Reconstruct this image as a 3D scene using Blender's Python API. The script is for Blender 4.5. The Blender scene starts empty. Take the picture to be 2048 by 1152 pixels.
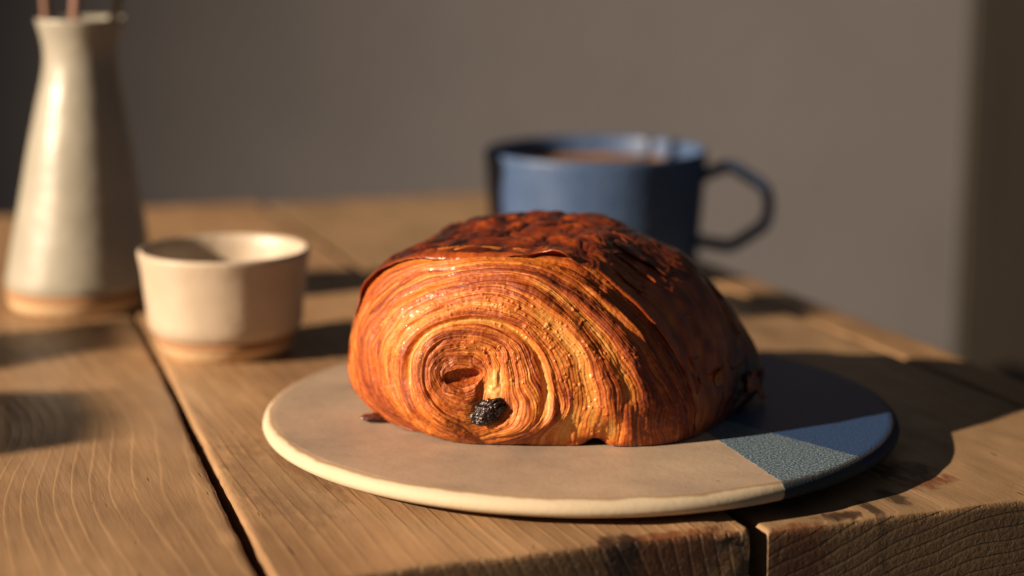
import bpy, bmesh, math
import numpy as np
from mathutils import Vector, Matrix

scene = bpy.context.scene
COL = scene.collection
R = math.radians

# ------------------------------------------------------------------ camera
CAM = np.array([-0.02156, -0.59564, 0.16616])
PITCH = R(11.385)
FPX = 3851.0                       # focal length in pixels of a 2048 px wide picture
cam = bpy.data.cameras.new('camera')
cam.sensor_width = 36.0
cam.lens = FPX / 2048 * 36.0
cam.clip_start = 0.01
cam.clip_end = 50
cam.dof.use_dof = True
cam.dof.focus_distance = 0.552
cam.dof.aperture_fstop = 5.4
cam_ob = bpy.data.objects.new('camera', cam)
cam_ob.location = CAM
cam_ob.rotation_euler = (math.pi / 2 - PITCH, 0, 0)
COL.objects.link(cam_ob)
scene.camera = cam_ob

# ------------------------------------------------------------------ light
scene.render.engine = 'CYCLES'
scene.cycles.use_denoising = True
scene.cycles.max_bounces = 8
scene.view_settings.view_transform = 'Standard'
scene.view_settings.look = 'None'
scene.view_settings.exposure = 0.0
scene.view_settings.gamma = 1.0
scene.view_settings.use_curve_mapping = False

world = bpy.data.worlds.new('World')
scene.world = world
world.use_nodes = True
bg = world.node_tree.nodes['Background']
bg.inputs['Color'].default_value = (0.90, 0.92, 1.0, 1)
bg.inputs['Strength'].default_value = 0.055

SUN_HEAD, SUN_EL, SUN_DIST = R(24.0), R(22.0), 4.0


def lamp(name, kind, loc, target, energy, color):
    l = bpy.data.lights.new(name, kind)
    l.energy = energy
    l.color = color
    o = bpy.data.objects.new(name, l)
    o.location = loc
    o.rotation_euler = (Vector(target) - Vector(loc)).to_track_quat('-Z', 'Y').to_euler()
    COL.objects.link(o)
    return l


key_loc = (-SUN_DIST * math.cos(SUN_EL) * math.cos(SUN_HEAD),
           -SUN_DIST * math.cos(SUN_EL) * math.sin(SUN_HEAD),
           SUN_DIST * math.sin(SUN_EL))
key = lamp('key_lamp', 'SPOT', key_loc, (0.0, -0.055, 0.03), 1900.0, (1.0, 0.79, 0.57))
key.spot_size = R(26.5)
key.spot_blend = 0.6
key.shadow_soft_size = 0.020

# ------------------------------------------------------------------ helpers
cP, sP = math.cos(PITCH), math.sin(PITCH)


def ray(px, py):
    x = (px - 1024) / FPX
    u = -(py - 576) / FPX
    return np.array([x, cP + u * sP, -sP + u * cP])


def onz(px, py, z):
    d = ray(px, py)
    return CAM + (z - CAM[2]) / d[2] * d


def ony(px, py, y):
    d = ray(px, py)
    return CAM + (y - CAM[1]) / d[1] * d


def tag(o, label=None, cat=None, group=None, kind=None):
    if label: o['label'] = label
    if cat: o['category'] = cat
    if group: o['group'] = group
    if kind: o['kind'] = kind
    return o


def empty(name, loc=(0, 0, 0)):
    o = bpy.data.objects.new(name, None)
    o.empty_display_size = 0.02
    o.location = loc
    COL.objects.link(o)
    return o


def link(name, me, mat, parent=None, smooth=True):
    o = bpy.data.objects.new(name, me)
    COL.objects.link(o)
    if mat: me.materials.append(mat)
    if smooth:
        me.polygons.foreach_set('use_smooth', np.ones(len(me.polygons), dtype=bool))
    if parent is not None:
        o.parent = parent
        o.location = -Vector(parent.location)      # mesh data is written in world space
    return o


def mesh_np(name, verts, quads):
    me = bpy.data.meshes.new(name)
    n, m = len(verts), len(quads)
    me.vertices.add(n)
    me.vertices.foreach_set('co', np.ascontiguousarray(verts, dtype=np.float32).ravel())
    k = quads.shape[1]
    me.loops.add(m * k)
    me.loops.foreach_set('vertex_index', np.ascontiguousarray(quads, dtype=np.int32).ravel())
    me.polygons.add(m)
    me.polygons.foreach_set('loop_start', np.arange(0, m * k, k, dtype=np.int32))
    me.update(calc_edges=True)
    me.validate()
    return me


def grid_quads(r, c, wrap=False, off=0):
    cc = c if wrap else c - 1
    i, j = np.meshgrid(np.arange(r - 1), np.arange(cc), indexing='ij')
    j2 = (j + 1) % c
    q = np.stack([i * c + j, i * c + j2, (i + 1) * c + j2, (i + 1) * c + j], -1)
    return q.reshape(-1, 4) + off


def set_attr(me, name, rgb):
    a = me.attributes.new(name, 'FLOAT_COLOR', 'POINT')
    d = np.ones((len(rgb), 4), dtype=np.float32)
    d[:, :rgb.shape[1]] = rgb
    a.data.foreach_set('color', d.ravel())


def _hash(i, j, k, seed):
    h = (i.astype(np.int64) * 374761393 + j.astype(np.int64) * 668265263 +
         k.astype(np.int64) * 2147483647 + seed * 1274126177) & 0xFFFFFFFF
    h = ((h ^ (h >> 13)) * 1274126177) & 0xFFFFFFFF
    h = ((h ^ (h >> 15)) * 2246822519) & 0xFFFFFFFF
    return ((h ^ (h >> 16)) & 0xFFFFFF) / float(0xFFFFFF) * 2 - 1


def noise(x, y, z=0.0, seed=0):
    x, y, z = np.broadcast_arrays(np.asarray(x, float), np.asarray(y, float), np.asarray(z, float))
    xi, yi, zi = np.floor(x), np.floor(y), np.floor(z)
    fx, fy, fz = x - xi, y - yi, z - zi
    sm = lambda f: f * f * f * (f * (f * 6 - 15) + 10)
    ux, uy, uz = sm(fx), sm(fy), sm(fz)
    out = 0
    for a in (0, 1):
        wa = ux if a else 1 - ux
        for b in (0, 1):
            wb = uy if b else 1 - uy
            for c in (0, 1):
                wc = uz if c else 1 - uz
                out = out + wa * wb * wc * _hash(xi + a, yi + b, zi + c, seed)
    return out


# ------------------------------------------------------------------ material kit
class NT:
    def __init__(self, name):
        self.m = bpy.data.materials.new(name)
        self.m.use_nodes = True
        self.t = self.m.node_tree
        self.b = self.t.nodes['Principled BSDF']

    def n(self, kind, **kw):
        nd = self.t.nodes.new(kind)
        for k, v in kw.items():
            setattr(nd, k, v)
        return nd

    def put(self, sock, v):
        if isinstance(v, bpy.types.NodeSocket):
            self.t.links.new(v, sock)
        else:
            sock.default_value = v

    def math(self, op, a, b=0.0, c=0.0):
        nd = self.n('ShaderNodeMath', operation=op)
        for s, v in zip(nd.inputs, (a, b, c)):
            self.put(s, v)
        return nd.outputs[0]

    def coord(self, which='Object'):
        return self.n('ShaderNodeTexCoord').outputs[which]

    def sep(self, v):
        nd = self.n('ShaderNodeSeparateXYZ')
        self.put(nd.inputs[0], v)
        return nd.outputs

    def comb(self, x, y, z):
        nd = self.n('ShaderNodeCombineXYZ')
        for s, v in zip(nd.inputs, (x, y, z)):
            self.put(s, v)
        return nd.outputs[0]

    def mapping(self, v, scale=(1, 1, 1), loc=(0, 0, 0), rot=(0, 0, 0)):
        nd = self.n('ShaderNodeMapping')
        self.put(nd.inputs[0], v)
        nd.inputs['Scale'].default_value = scale
        nd.inputs['Location'].default_value = loc
        nd.inputs['Rotation'].default_value = rot
        return nd.outputs[0]

    def noise(self, v, scale, detail=4.0, rough=0.5, dist=0.0):
        nd = self.n('ShaderNodeTexNoise')
        self.put(nd.inputs['Vector'], v)
        nd.inputs['Scale'].default_value = scale
        nd.inputs['Detail'].default_value = detail
        nd.inputs['Roughness'].default_value = rough
        nd.inputs['Distortion'].default_value = dist
        return nd.outputs['Fac']

    def voronoi(self, v, scale, feature='F1'):
        nd = self.n('ShaderNodeTexVoronoi', feature=feature)
        self.put(nd.inputs['Vector'], v)
        nd.inputs['Scale'].default_value = scale
        return nd.outputs['Distance']

    def ramp(self, fac, stops, interp='LINEAR'):
        nd = self.n('ShaderNodeValToRGB')
        cr = nd.color_ramp
        cr.interpolation = interp
        while len(cr.elements) < len(stops):
            cr.elements.new(0.5)
        for e, (p, c) in zip(cr.elements, stops):
            e.position = p
            e.color = (c, c, c, 1) if isinstance(c, (int, float)) else (*c, 1)
        self.put(nd.inputs[0], fac)
        return nd.outputs[0]

    def mix(self, fac, a, b, mode='MIX'):
        nd = self.n('ShaderNodeMix', data_type='RGBA', blend_type=mode)
        self.put(nd.inputs[0], fac)
        for s, v in ((nd.inputs[6], a), (nd.inputs[7], b)):
            if isinstance(v, tuple): v = (*v, 1) if len(v) == 3 else v
            self.put(s, v)
        return nd.outputs[2]

    def step(self, v, lo, hi):
        nd = self.n('ShaderNodeMapRange', interpolation_type='SMOOTHSTEP')
        self.put(nd.inputs[0], v)
        nd.inputs[1].default_value = lo
        nd.inputs[2].default_value = hi
        return nd.outputs[0]

    def bump(self, h, dist, strength=1.0):
        nd = self.n('ShaderNodeBump')
        self.put(nd.inputs['Height'], h)
        nd.inputs['Distance'].default_value = dist
        nd.inputs['Strength'].default_value = strength
        return nd.outputs[0]

    def out(self, color=None, rough=None, normal=None, **kw):
        if color is not None: self.put(self.b.inputs['Base Color'], (*color, 1) if isinstance(color, tuple) else color)
        if rough is not None: self.put(self.b.inputs['Roughness'], rough)
        if normal is not None: self.put(self.b.inputs['Normal'], normal)
        for k, v in kw.items():
            self.put(self.b.inputs[k.replace('_', ' ')], v)
        return self.m


# ------------------------------------------------------------------ table
TH = R(20.0)                                   # the planks run 20 degrees left of the view
AX_V = np.array([math.cos(TH), math.sin(TH), 0])
AX_U = np.array([-math.sin(TH), math.cos(TH), 0])
U0, U1, THK = -0.1065, 0.502, 0.045


def wood(name, pith, seed, knots=(), stains=(), tint=(1, 1, 1), spacing=0.0052):
    m = NT(name)
    x, y, z = m.sep(m.coord())                  # x across the plank, y along it
    vec = m.coord()
    # low frequency wander of the rings, stretched along the plank
    w1 = m.noise(m.mapping(vec, (9, 2.2, 9), (seed * 3.1, seed * 1.7, 0)), 1.0, 2.0)
    w2 = m.noise(m.mapping(vec, (30, 7, 30), (seed * 5.3, 0, 0)), 1.0, 2.0)
    dx = m.math('SUBTRACT', x, pith[0])
    dz = m.math('SUBTRACT', z, pith[1])
    r = m.math('SQRT', m.math('ADD', m.math('MULTIPLY', dx, dx), m.math('MULTIPLY', dz, dz)))
    r = m.math('ADD', r, m.math('MULTIPLY', m.math('SUBTRACT', w1, 0.5), 0.030))
    r = m.math('ADD', r, m.math('MULTIPLY', m.math('SUBTRACT', w2, 0.5), 0.006))
    kmask = None
    for (kx, ky, sx, sy, amp) in knots:         # rings swing round the knots
        ex = m.math('DIVIDE', m.math('SUBTRACT', x, kx), sx)
        ey = m.math('DIVIDE', m.math('SUBTRACT', y, ky), sy)
        q = m.math('ADD', m.math('MULTIPLY', ex, ex), m.math('MULTIPLY', ey, ey))
        g = m.math('POWER', 2.718, m.math('MULTIPLY', q, -1.0))
        r = m.math('ADD', r, m.math('MULTIPLY', g, amp))
        core = m.step(q, 0.12, 0.02)
        kmask = core if kmask is None else m.math('MAXIMUM', kmask, core)
    ph = m.math('FRACT', m.math('DIVIDE', r, spacing))
    late = m.ramp(ph, [(0.0, 0.0), (0.62, 0.12), (0.84, 1.0), (0.90, 0.95), (0.97, 0.0)])
    fib = m.noise(m.mapping(vec, (900, 45, 900), (seed, 0, 0)), 1.0, 3.0, 0.6)
    fib2 = m.noise(m.mapping(vec, (240, 14, 240), (0, seed, 0)), 1.0, 4.0, 0.6)
    blot = m.noise(m.mapping(vec, (22, 9, 22), (seed, seed, 0)), 1.0, 5.0, 0.6)
    base = m.ramp(blot, [(0.25, (0.172, 0.103, 0.054)), (0.5, (0.285, 0.178, 0.098)), (0.75, (0.405, 0.258, 0.142))])
    late = m.math('MULTIPLY', late, m.step(m.noise(m.mapping(vec, (34, 11, 34), (seed, 9, 0)), 1.0, 2.0), 0.15, 0.55))
    base = m.mix(m.math('MULTIPLY', late, 0.17), base, (0.46, 0.30, 0.16))
    base = m.mix(m.math('MULTIPLY', m.step(fib2, 0.42, 0.72), 0.26), base, (0.185, 0.105, 0.055))
    base = m.mix(m.math('MULTIPLY', m.step(fib, 0.45, 0.75), 0.22), base, (0.13, 0.075, 0.04))
    pore = m.step(m.noise(m.mapping(vec, (330, 60, 330), (7, seed, 0)), 1.0, 1.0), 0.74, 0.80)
    base = m.mix(m.math('MULTIPLY', pore, 0.6), base, (0.05, 0.028, 0.015))
    if kmask is not None:
        base = m.mix(m.math('MULTIPLY', kmask, 0.85), base, (0.055, 0.03, 0.018))
    for (sx0, sy0, sx, sy, amp, colr) in stains:
        ex = m.math('DIVIDE', m.math('SUBTRACT', x, sx0), sx)
        ey = m.math('DIVIDE', m.math('SUBTRACT', y, sy0), sy)
        q = m.math('ADD', m.math('MULTIPLY', ex, ex), m.math('MULTIPLY', ey, ey))
        rag = m.noise(m.mapping(vec, (420, 130, 420), (seed, 3, 0)), 1.0, 4.0, 0.65)
        q = m.math('ADD', q, m.math('MULTIPLY', m.math('SUBTRACT', rag, 0.5), 3.2))
        base = m.mix(m.math('MULTIPLY', m.step(q, 1.1, 0.1), amp), base, colr)
    base = m.mix(1.0, base, tint, 'MULTIPLY')
    endg = m.step(m.math('MULTIPLY', m.sep(m.coord('Normal'))[1], -1.0), 0.55, 0.85)      # sawn end grain is darker
    base = m.mix(endg, base, m.mix(1.0, base, (0.60, 0.58, 0.52), 'MULTIPLY'))
    h = m.math('MULTIPLY', late, m.math('ADD', 0.24, m.math('MULTIPLY', endg, -1.0)))
    h = m.math('ADD', h, m.math('MULTIPLY', endg, m.math('MULTIPLY', m.noise(vec, 650.0, 4.0, 0.7), 2.2)))
    h = m.math('ADD', h, m.math('MULTIPLY', fib2, 0.40))
    h = m.math('ADD', h, m.math('MULTIPLY', fib, 0.32))
    h = m.math('SUBTRACT', h, m.math('MULTIPLY', pore, 0.4))
    fuzz = m.noise(m.mapping(vec, (1300, 700, 1300)), 1.0, 3.0, 0.6)
    h = m.math('ADD', h, m.math('MULTIPLY', fuzz, 0.22))
    return m.out(base, m.math('ADD', 0.34, m.math('MULTIPLY', fib2, 0.28)), m.bump(h, 0.00034),
                 Specular_IOR_Level=0.5)


def plank(v0a, v0b, v1a, v1b, mat, seed, parent, ztop=0.0, u0=U0, ragged=()):
    """A board from u0 to U1; its side edges run from v?a (front) to v?b (back). Rounded arrises, worn edges."""
    nu, nv = 240, 44
    su = np.linspace(0, 1, nu) ** 1.7
    # u profile: front face bottom -> top, then along, then back face
    prof = [(-0.0, -THK)] + [(-0.0, -THK + (THK - 0.0022) * k / 12) for k in range(1, 13)]
    for a in np.linspace(0, 90, 7)[1:]:
        prof.append((0.0022 - 0.0022 * math.cos(R(a)), -0.0022 + 0.0022 * math.sin(R(a))))
    rows = [(u0 + p, ztop + zz) for p, zz in prof]
    rows += [(u0 + 0.0022 + (U1 - u0 - 0.0022) * s, ztop) for s in su[1:]]
    rows.append((U1, ztop - THK))
    BV = 0.0016
    cross = [(0.0, -THK), (0.0, -THK * 0.5), (0.0, -2 * BV), (0.0, -BV)]
    for a in np.linspace(0, 90, 5)[1:]:
        cross.append((BV - BV * math.cos(R(a)), -BV + BV * math.sin(R(a))))
    cross += [(2.0 * BV, 0.0)]
    n0 = len(cross)
    mid = [(f, 0.0) for f in np.linspace(0, 1, nv)[1:-1]]
    nr, nc = len(rows), 2 * n0 + len(mid)
    U = np.array([r_[0] for r_ in rows])[:, None] * np.ones((1, nc))
    Zr = np.array([r_[1] for r_ in rows])[:, None] * np.ones((1, nc))
    f = (U - U0) / (U1 - U0)
    Va = v0a + (v0b - v0a) * f + 0.00035 * noise(U * 40, seed, 0.3) + 0.0002 * noise(U * 220, seed, 2.3)
    Vb = v1a + (v1b - v1a) * f + 0.00035 * noise(U * 40, seed, 7.3) + 0.0002 * noise(U * 220, seed, 9.3)
    V = np.zeros_like(U); Z = np.zeros_like(U)
    for j in range(nc):
        if j < n0:
            V[:, j] = Va[:, j] + cross[j][0]; dz = cross[j][1]
        elif j >= nc - n0:
            q = cross[nc - 1 - j]
            V[:, j] = Vb[:, j] - q[0]; dz = q[1]
        else:
            t = mid[j - n0][0]
            V[:, j] = Va[:, j] + 2 * BV + (Vb[:, j] - Va[:, j] - 4 * BV) * t; dz = 0.0
        Z[:, j] = np.minimum(Zr[:, j], ztop + dz)
    # gentle unevenness, and a ragged broken front arris where asked
    top = Z > ztop - 0.006
    Z += np.where(top, 0.00035 * noise(U * 25, V * 60, seed) + 0.0002 * noise(U * 90, V * 200, seed + 5), 0)
    front = np.clip(1 - (U - u0) / 0.012, 0, 1) * np.clip(1 + (Z - ztop) / 0.02, 0, 1)
    Z -= 0.00008 * front * np.abs(noise(V * 260, U * 120, seed, 3))
    U += 0.0
    for (rv, width, deep) in ragged:
        g = np.exp(-((V - rv) / width) ** 2) * front
        Z -= deep * g * (0.35 + np.abs(noise(V * 420, U * 300, seed, 8)))
        U += 0.5 * deep * g * noise(V * 500, Z * 500, seed, 9)
    # local frame: x across (v), y along (u)
    vc = 0.5 * (v0a + v1a)
    verts = np.stack([V - vc, U, Z], -1).reshape(-1, 3)
    me = mesh_np('plank', verts, grid_quads(nr, nc))
    o = link('plank', me, mat, None)
    o.parent = parent
    o.matrix_local = Matrix.Rotation(TH, 4, 'Z') @ Matrix.Translation((vc, 0, 0))
    return o


table = tag(empty('table'), 'rustic wooden table of worn brown planks under the plate', 'table')
burn = (0.030, 0.014, 0.008)
rust = (0.150, 0.052, 0.020)
w1 = wood('wood_near_left', (0.085, -0.035), 1.0, knots=((-0.030, 0.072, 0.060, 0.060, 0.055),), spacing=0.0047, tint=(1.06, 1.02, 0.97))
def spot(px, py, vc, sx, sy, amp, colr):
    q = onz(px, py, 0.0)
    return (float(q @ AX_V) - vc, float(q @ AX_U), sx, sy, amp, colr)


V2, V3 = 0.5 * (-0.1240 + 0.0065), 0.5 * (0.0125 + 0.1560)
w2 = wood('wood_centre', (-0.10, -0.05), 2.4, tint=(1.10, 1.04, 0.97), spacing=0.0044,
          stains=(spot(1330, 1072, V2, 0.020, 0.004, 0.9, rust), spot(1240, 1082, V2, 0.006, 0.006, 0.95, burn), spot(1430, 1075, V2, 0.006, 0.003, 0.8, burn),
                  spot(560, 960, V2, 0.018, 0.050, 0.45, (0.09, 0.06, 0.038))))
w3 = wood('wood_right', (0.02, -0.16), 3.7, spacing=0.0036, tint=(0.98, 0.98, 0.95),
          stains=(spot(1845, 950, V3, 0.012, 0.009, 0.9, rust), spot(1800, 930, V3, 0.014, 0.010, 0.9, burn), spot(1600, 1045, V3, 0.012, 0.005, 0.85, rust),
                  spot(1680, 1020, V3, 0.009, 0.004, 0.9, burn), spot(1790, 985, V3, 0.004, 0.010, 0.85, burn), spot(1740, 1005, V3, 0.003, 0.009, 0.85, burn)))
w4 = wood('wood_edge', (0.0, -0.10), 5.2, spacing=0.005, tint=(0.95, 0.9, 0.82))
plank(-0.270, -0.250, -0.1272, -0.0890, w1, 1, table)
plank(-0.1240, -0.088, 0.0068, 0.0068, w2, 2, table, ztop=0.0003, ragged=((0.002, 0.006, 0.0022),))
plank(0.0125, 0.0098, 0.1560, 0.142, w3, 3, table, ztop=-0.0016)
plank(0.1625, 0.1485, 0.1830, 0.170, w4, 4, table, ztop=-0.0036)

# ------------------------------------------------------------------ wall behind the table
m = NT('wall_paint')
v = m.coord()
mot = m.noise(v, 6.0, 4.0, 0.55)
wall_mat = m.out(m.ramp(mot, [(0.3, (0.104, 0.098, 0.104)), (0.7, (0.128, 0.120, 0.126))]), 0.85,
                 m.bump(m.noise(v, 140.0, 3.0), 0.0006))
m = NT('dark_timber')
v = m.coord()
g = m.noise(m.mapping(v, (60, 60, 4)), 1.0, 4.0)
timber_mat = m.out(m.ramp(g, [(0.3, (0.018, 0.0135, 0.009)), (0.7, (0.028, 0.021, 0.014))]), 0.6)


def box_mesh(name, lo, hi, bev=0.0):
    bm = bmesh.new()
    bmesh.ops.create_cube(bm, size=1.0)
    for w_ in bm.verts:
        w_.co = Vector([(l + h_) / 2 + c_ * (h_ - l) for l, h_, c_ in zip(lo, hi, w_.co)])
    if bev:
        bmesh.ops.bevel(bm, geom=bm.edges[:], offset=bev, segments=3, profile=0.5, affect='EDGES')
    me = bpy.data.meshes.new(name)
    bm.to_mesh(me); bm.free()
    return me


WALL_Y = 0.74
EDGE_X = CAM[0] + (1914 - 1024) / FPX * (WALL_Y - CAM[1]) / cP
tag(link('wall', box_mesh('wall', (-1.2, WALL_Y, -0.7), (EDGE_X, WALL_Y + 0.1, 0.8)), wall_mat, smooth=False), kind='structure')
tag(link('wooden_panel', box_mesh('wooden_panel', (EDGE_X + 0.0015, WALL_Y - 0.003, -0.7), (EDGE_X + 0.5, WALL_Y + 0.06, 0.8), 0.003), timber_mat, smooth=False),
    'dark brown wooden panel standing beside the grey wall at far right', 'panel')

# added unseen blockers, their outlines traced back from the wanted table shadows
shadow_blocker = tag(empty('shadow_blockers', (-0.7, -0.15, 0.0)), 'added unseen light blockers left of the picture, shaped to shade parts of the table', 'shadow_blocker')
LP = np.array(key_loc)
for pts, f_ in (([(-60, 672), (270, 636), (262, 690), (-60, 752)], 0.20),
                ([(-60, 786), (190, 782), (232, 830), (215, 880), (-60, 918)], 0.20),
                ([(1380, 590), (1480, 572), (1640, 575), (1600, 622), (1440, 632)], 0.20)):
    near = [onz(px, py, 0.0) for px, py in pts]
    a_ = np.array([q + f_ * (LP - q) for q in near])
    d_ = (LP - a_.mean(0)); d_ /= np.linalg.norm(d_)
    n_ = len(a_)
    bm = bmesh.new()
    va = [bm.verts.new(q) for q in a_]; vb = [bm.verts.new(q + d_ * 0.012) for q in a_]
    bm.faces.new(va); bm.faces.new(vb[::-1])
    for q in range(n_):
        bm.faces.new((va[q], vb[q], vb[(q + 1) % n_], va[(q + 1) % n_]))
    bmesh.ops.recalc_face_normals(bm, faces=bm.faces[:])
    me = bpy.data.meshes.new('blocker_piece'); bm.to_mesh(me); bm.free()
    link('blocker_piece', me, timber_mat, shadow_blocker, smooth=False)

# ------------------------------------------------------------------ lathe things
def lathe(profile, centre, seg=96, lean=(0, 0), wob=0.0, seed=0, closed=True):
    pr = np.array(profile, float)
    a = np.linspace(0, 2 * math.pi, seg, endpoint=False)
    rr = pr[:, :1] * (1 + wob * noise(2 * np.cos(a)[None], 2 * np.sin(a)[None], pr[:, 1:] * 25, seed))
    X = centre[0] + rr * np.cos(a) + lean[0] * pr[:, 1:]
    Y = centre[1] + rr * np.sin(a) + lean[1] * pr[:, 1:]
    Zz = centre[2] + pr[:, 1:] + 0 * a
    return mesh_np('lathe', np.stack([X, Y, Zz], -1).reshape(-1, 3), grid_quads(len(pr), seg, True))


def smooth_profile(pts, n=8):
    p = np.array(pts, float)
    p = np.vstack([p[0], p, p[-1]])
    out = []
    for i in range(1, len(p) - 2):
        for t in np.linspace(0, 1, n, endpoint=False):
            a, b, c, d = p[i - 1], p[i], p[i + 1], p[i + 2]
            out.append(0.5 * (2 * b + (c - a) * t + (2 * a - 5 * b + 4 * c - d) * t * t + (3 * b - a - 3 * c + d) * t ** 3))
    out.append(p[-2])
    return out


# plate ---------------------------------------------------------------------------
PZ = 0.0080
pr = [(0.0, 0.0012), (0.086, 0.0012), (0.0945, 0.0018), (0.0982, 0.0026), (0.1000, 0.0038), (0.1005, 0.0050),
      (0.1001, 0.0064), (0.0992, 0.0074), (0.0978, 0.00806), (0.0962, 0.00804)] + \
     [(r_, PZ) for r_ in np.linspace(0.094, 0.0, 30)]
m = NT('two_tone_glaze')
vec = m.coord()
x, y, z = m.sep(vec)
rad = m.math('SQRT', m.math('ADD', m.math('MULTIPLY', x, x), m.math('MULTIPLY', y, y)))


def half_plane(p_, q_):
    """signed distance (m) to the line through two plate points seen in the picture, positive on the right"""
    a, b = onz(*p_, PZ)[:2], onz(*q_, PZ)[:2]
    d = (b - a) / np.linalg.norm(b - a)
    nrm = np.array([-d[1], d[0]])
    if nrm[0] < 0: nrm = -nrm
    return m.math('ADD', m.math('ADD', m.math('MULTIPLY', x, float(nrm[0])), m.math('MULTIPLY', y, float(nrm[1]))), float(-nrm @ a))


edge_n = m.math('MULTIPLY', m.math('SUBTRACT', m.noise(vec, 260.0, 3.0), 0.5), 0.0016)
d_cream = m.math('ADD', half_plane((1440, 882), (1580, 976)), edge_n)
d_blue = m.math('ADD', half_plane((1552, 868), (1742, 920)), edge_n)
k_teal = m.step(d_cream, -0.0004, 0.0004)
k_blue = m.step(d_blue, -0.0006, 0.0006)
spk = m.noise(vec, 1500.0, 2.0, 0.6)
spk2 = m.voronoi(vec, 1300.0)
cl = m.noise(vec, 38.0, 4.0, 0.6)
cream = m.ramp(cl, [(0.28, (0.285, 0.220, 0.172)), (0.52, (0.372, 0.280, 0.206)), (0.75, (0.440, 0.332, 0.240))])
cream = m.mix(m.math('MULTIPLY', m.step(spk, 0.56, 0.72), 0.25), cream, (0.24, 0.18, 0.135))
pin = m.step(m.voronoi(m.mapping(vec, (1, 1, 1), (0.3, 0.1, 0)), 95.0), 0.075, 0.04)
cream = m.mix(m.math('MULTIPLY', pin, 0.5), cream, (0.10, 0.06, 0.04))
clay = m.mix(m.noise(vec, 60.0, 3.0), (0.46, 0.375, 0.262), (0.54, 0.445, 0.32))
rim_n = m.math('ADD', rad, m.math('MULTIPLY', m.math('SUBTRACT', m.noise(vec, 70.0, 3.0), 0.5), 0.003))
line = m.math('MULTIPLY', m.step(rim_n, 0.0968, 0.0979), m.step(rim_n, 0.0992, 0.0982))
k_clay = m.step(rim_n, 0.0978, 0.0988)
cream = m.mix(k_clay, cream, clay)
cream = m.mix(m.math('MULTIPLY', line, 0.55), cream, (0.24, 0.135, 0.055))
teal = m.ramp(spk, [(0.32, (0.020, 0.036, 0.062)), (0.5, (0.078, 0.122, 0.165)), (0.68, (0.300, 0.370, 0.420))])
teal = m.mix(k_clay, teal, (0.030, 0.045, 0.060))
blue = m.ramp(spk, [(0.3, (0.012, 0.030, 0.085)), (0.55, (0.026, 0.062, 0.160)), (0.75, (0.060, 0.110, 0.220))])
blue = m.mix(k_clay, blue, (0.016, 0.032, 0.075))
body = m.mix(k_teal, cream, teal)
body = m.mix(k_blue, body, blue)
brown_line = m.math('MULTIPLY', m.math('MULTIPLY', m.step(rad, 0.0975, 0.0982), m.step(rad, 0.0992, 0.0985)), k_teal)
body = m.mix(m.math('MULTIPLY', brown_line, 0.5), body, (0.09, 0.06, 0.035))
hgt = m.math('ADD', m.math('MULTIPLY', m.noise(vec, 420.0, 4.0, 0.6), 0.5),
             m.math('MULTIPLY', m.math('MULTIPLY', spk, k_teal), 0.7))
plate_mat = m.out(body, m.math('ADD', 0.46, m.math('MULTIPLY', k_clay, 0.25)), m.bump(hgt, 0.00022), Specular_IOR_Level=0.25)
plate_me = lathe(pr, (0, 0, 0), 220)
plate = link('plate', plate_me, plate_mat)
tag(plate, 'flat round stoneware plate in beige with blue glazed side under the pastry', 'plate')

# stoneware glaze for bowl and vase ------------------------------------------------
def stoneware(name, glaze_a, glaze_b, rough=0.42):
    m = NT(name)
    v_ = m.coord()
    f_ = m.noise(v_, 45.0, 5.0, 0.6)
    c_ = m.ramp(f_, [(0.3, glaze_a), (0.7, glaze_b)])
    s_ = m.step(m.voronoi(v_, 330.0), 0.14, 0.05)
    c_ = m.mix(m.math('MULTIPLY', s_, 0.5), c_, (0.25, 0.16, 0.09))
    return m.out(c_, rough, m.bump(m.noise(v_, 90.0, 3.0), 0.0005), Specular_IOR_Level=0.6)


cream_mat = stoneware('cream_glaze', (0.43, 0.345, 0.26), (0.50, 0.41, 0.315))
grey_mat = stoneware('grey_white_glaze', (0.27, 0.25, 0.205), (0.34, 0.315, 0.26), 0.38)
m = NT('bare_clay')
v = m.coord()
zz = m.sep(v)[2]
band = m.math('MULTIPLY', m.step(zz, 0.0048, 0.0062), 0.9)
cb = m.mix(m.noise(v, 90.0, 4.0), (0.52, 0.36, 0.20), (0.60, 0.43, 0.26))
clay_mat = m.out(m.mix(band, cb, (0.26, 0.120, 0.045)), 0.75, m.bump(m.noise(v, 500.0, 3.0), 0.0003))


def vessel(name, centre, foot, wall, inner, mat, label, cat, lean=(0, 0), wob=0.006, seed=0):
    root = tag(empty(name, centre), label, cat)
    f = link('foot', lathe(foot, (0, 0, 0), 96, (0, 0), wob * 0.5, seed), clay_mat, root)
    f.location = (0, 0, 0)
    b = link('glazed_body', lathe(wall + inner, (0, 0, 0), 128, lean, wob, seed), mat, root)
    b.location = (0, 0, 0)
    return root


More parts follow.
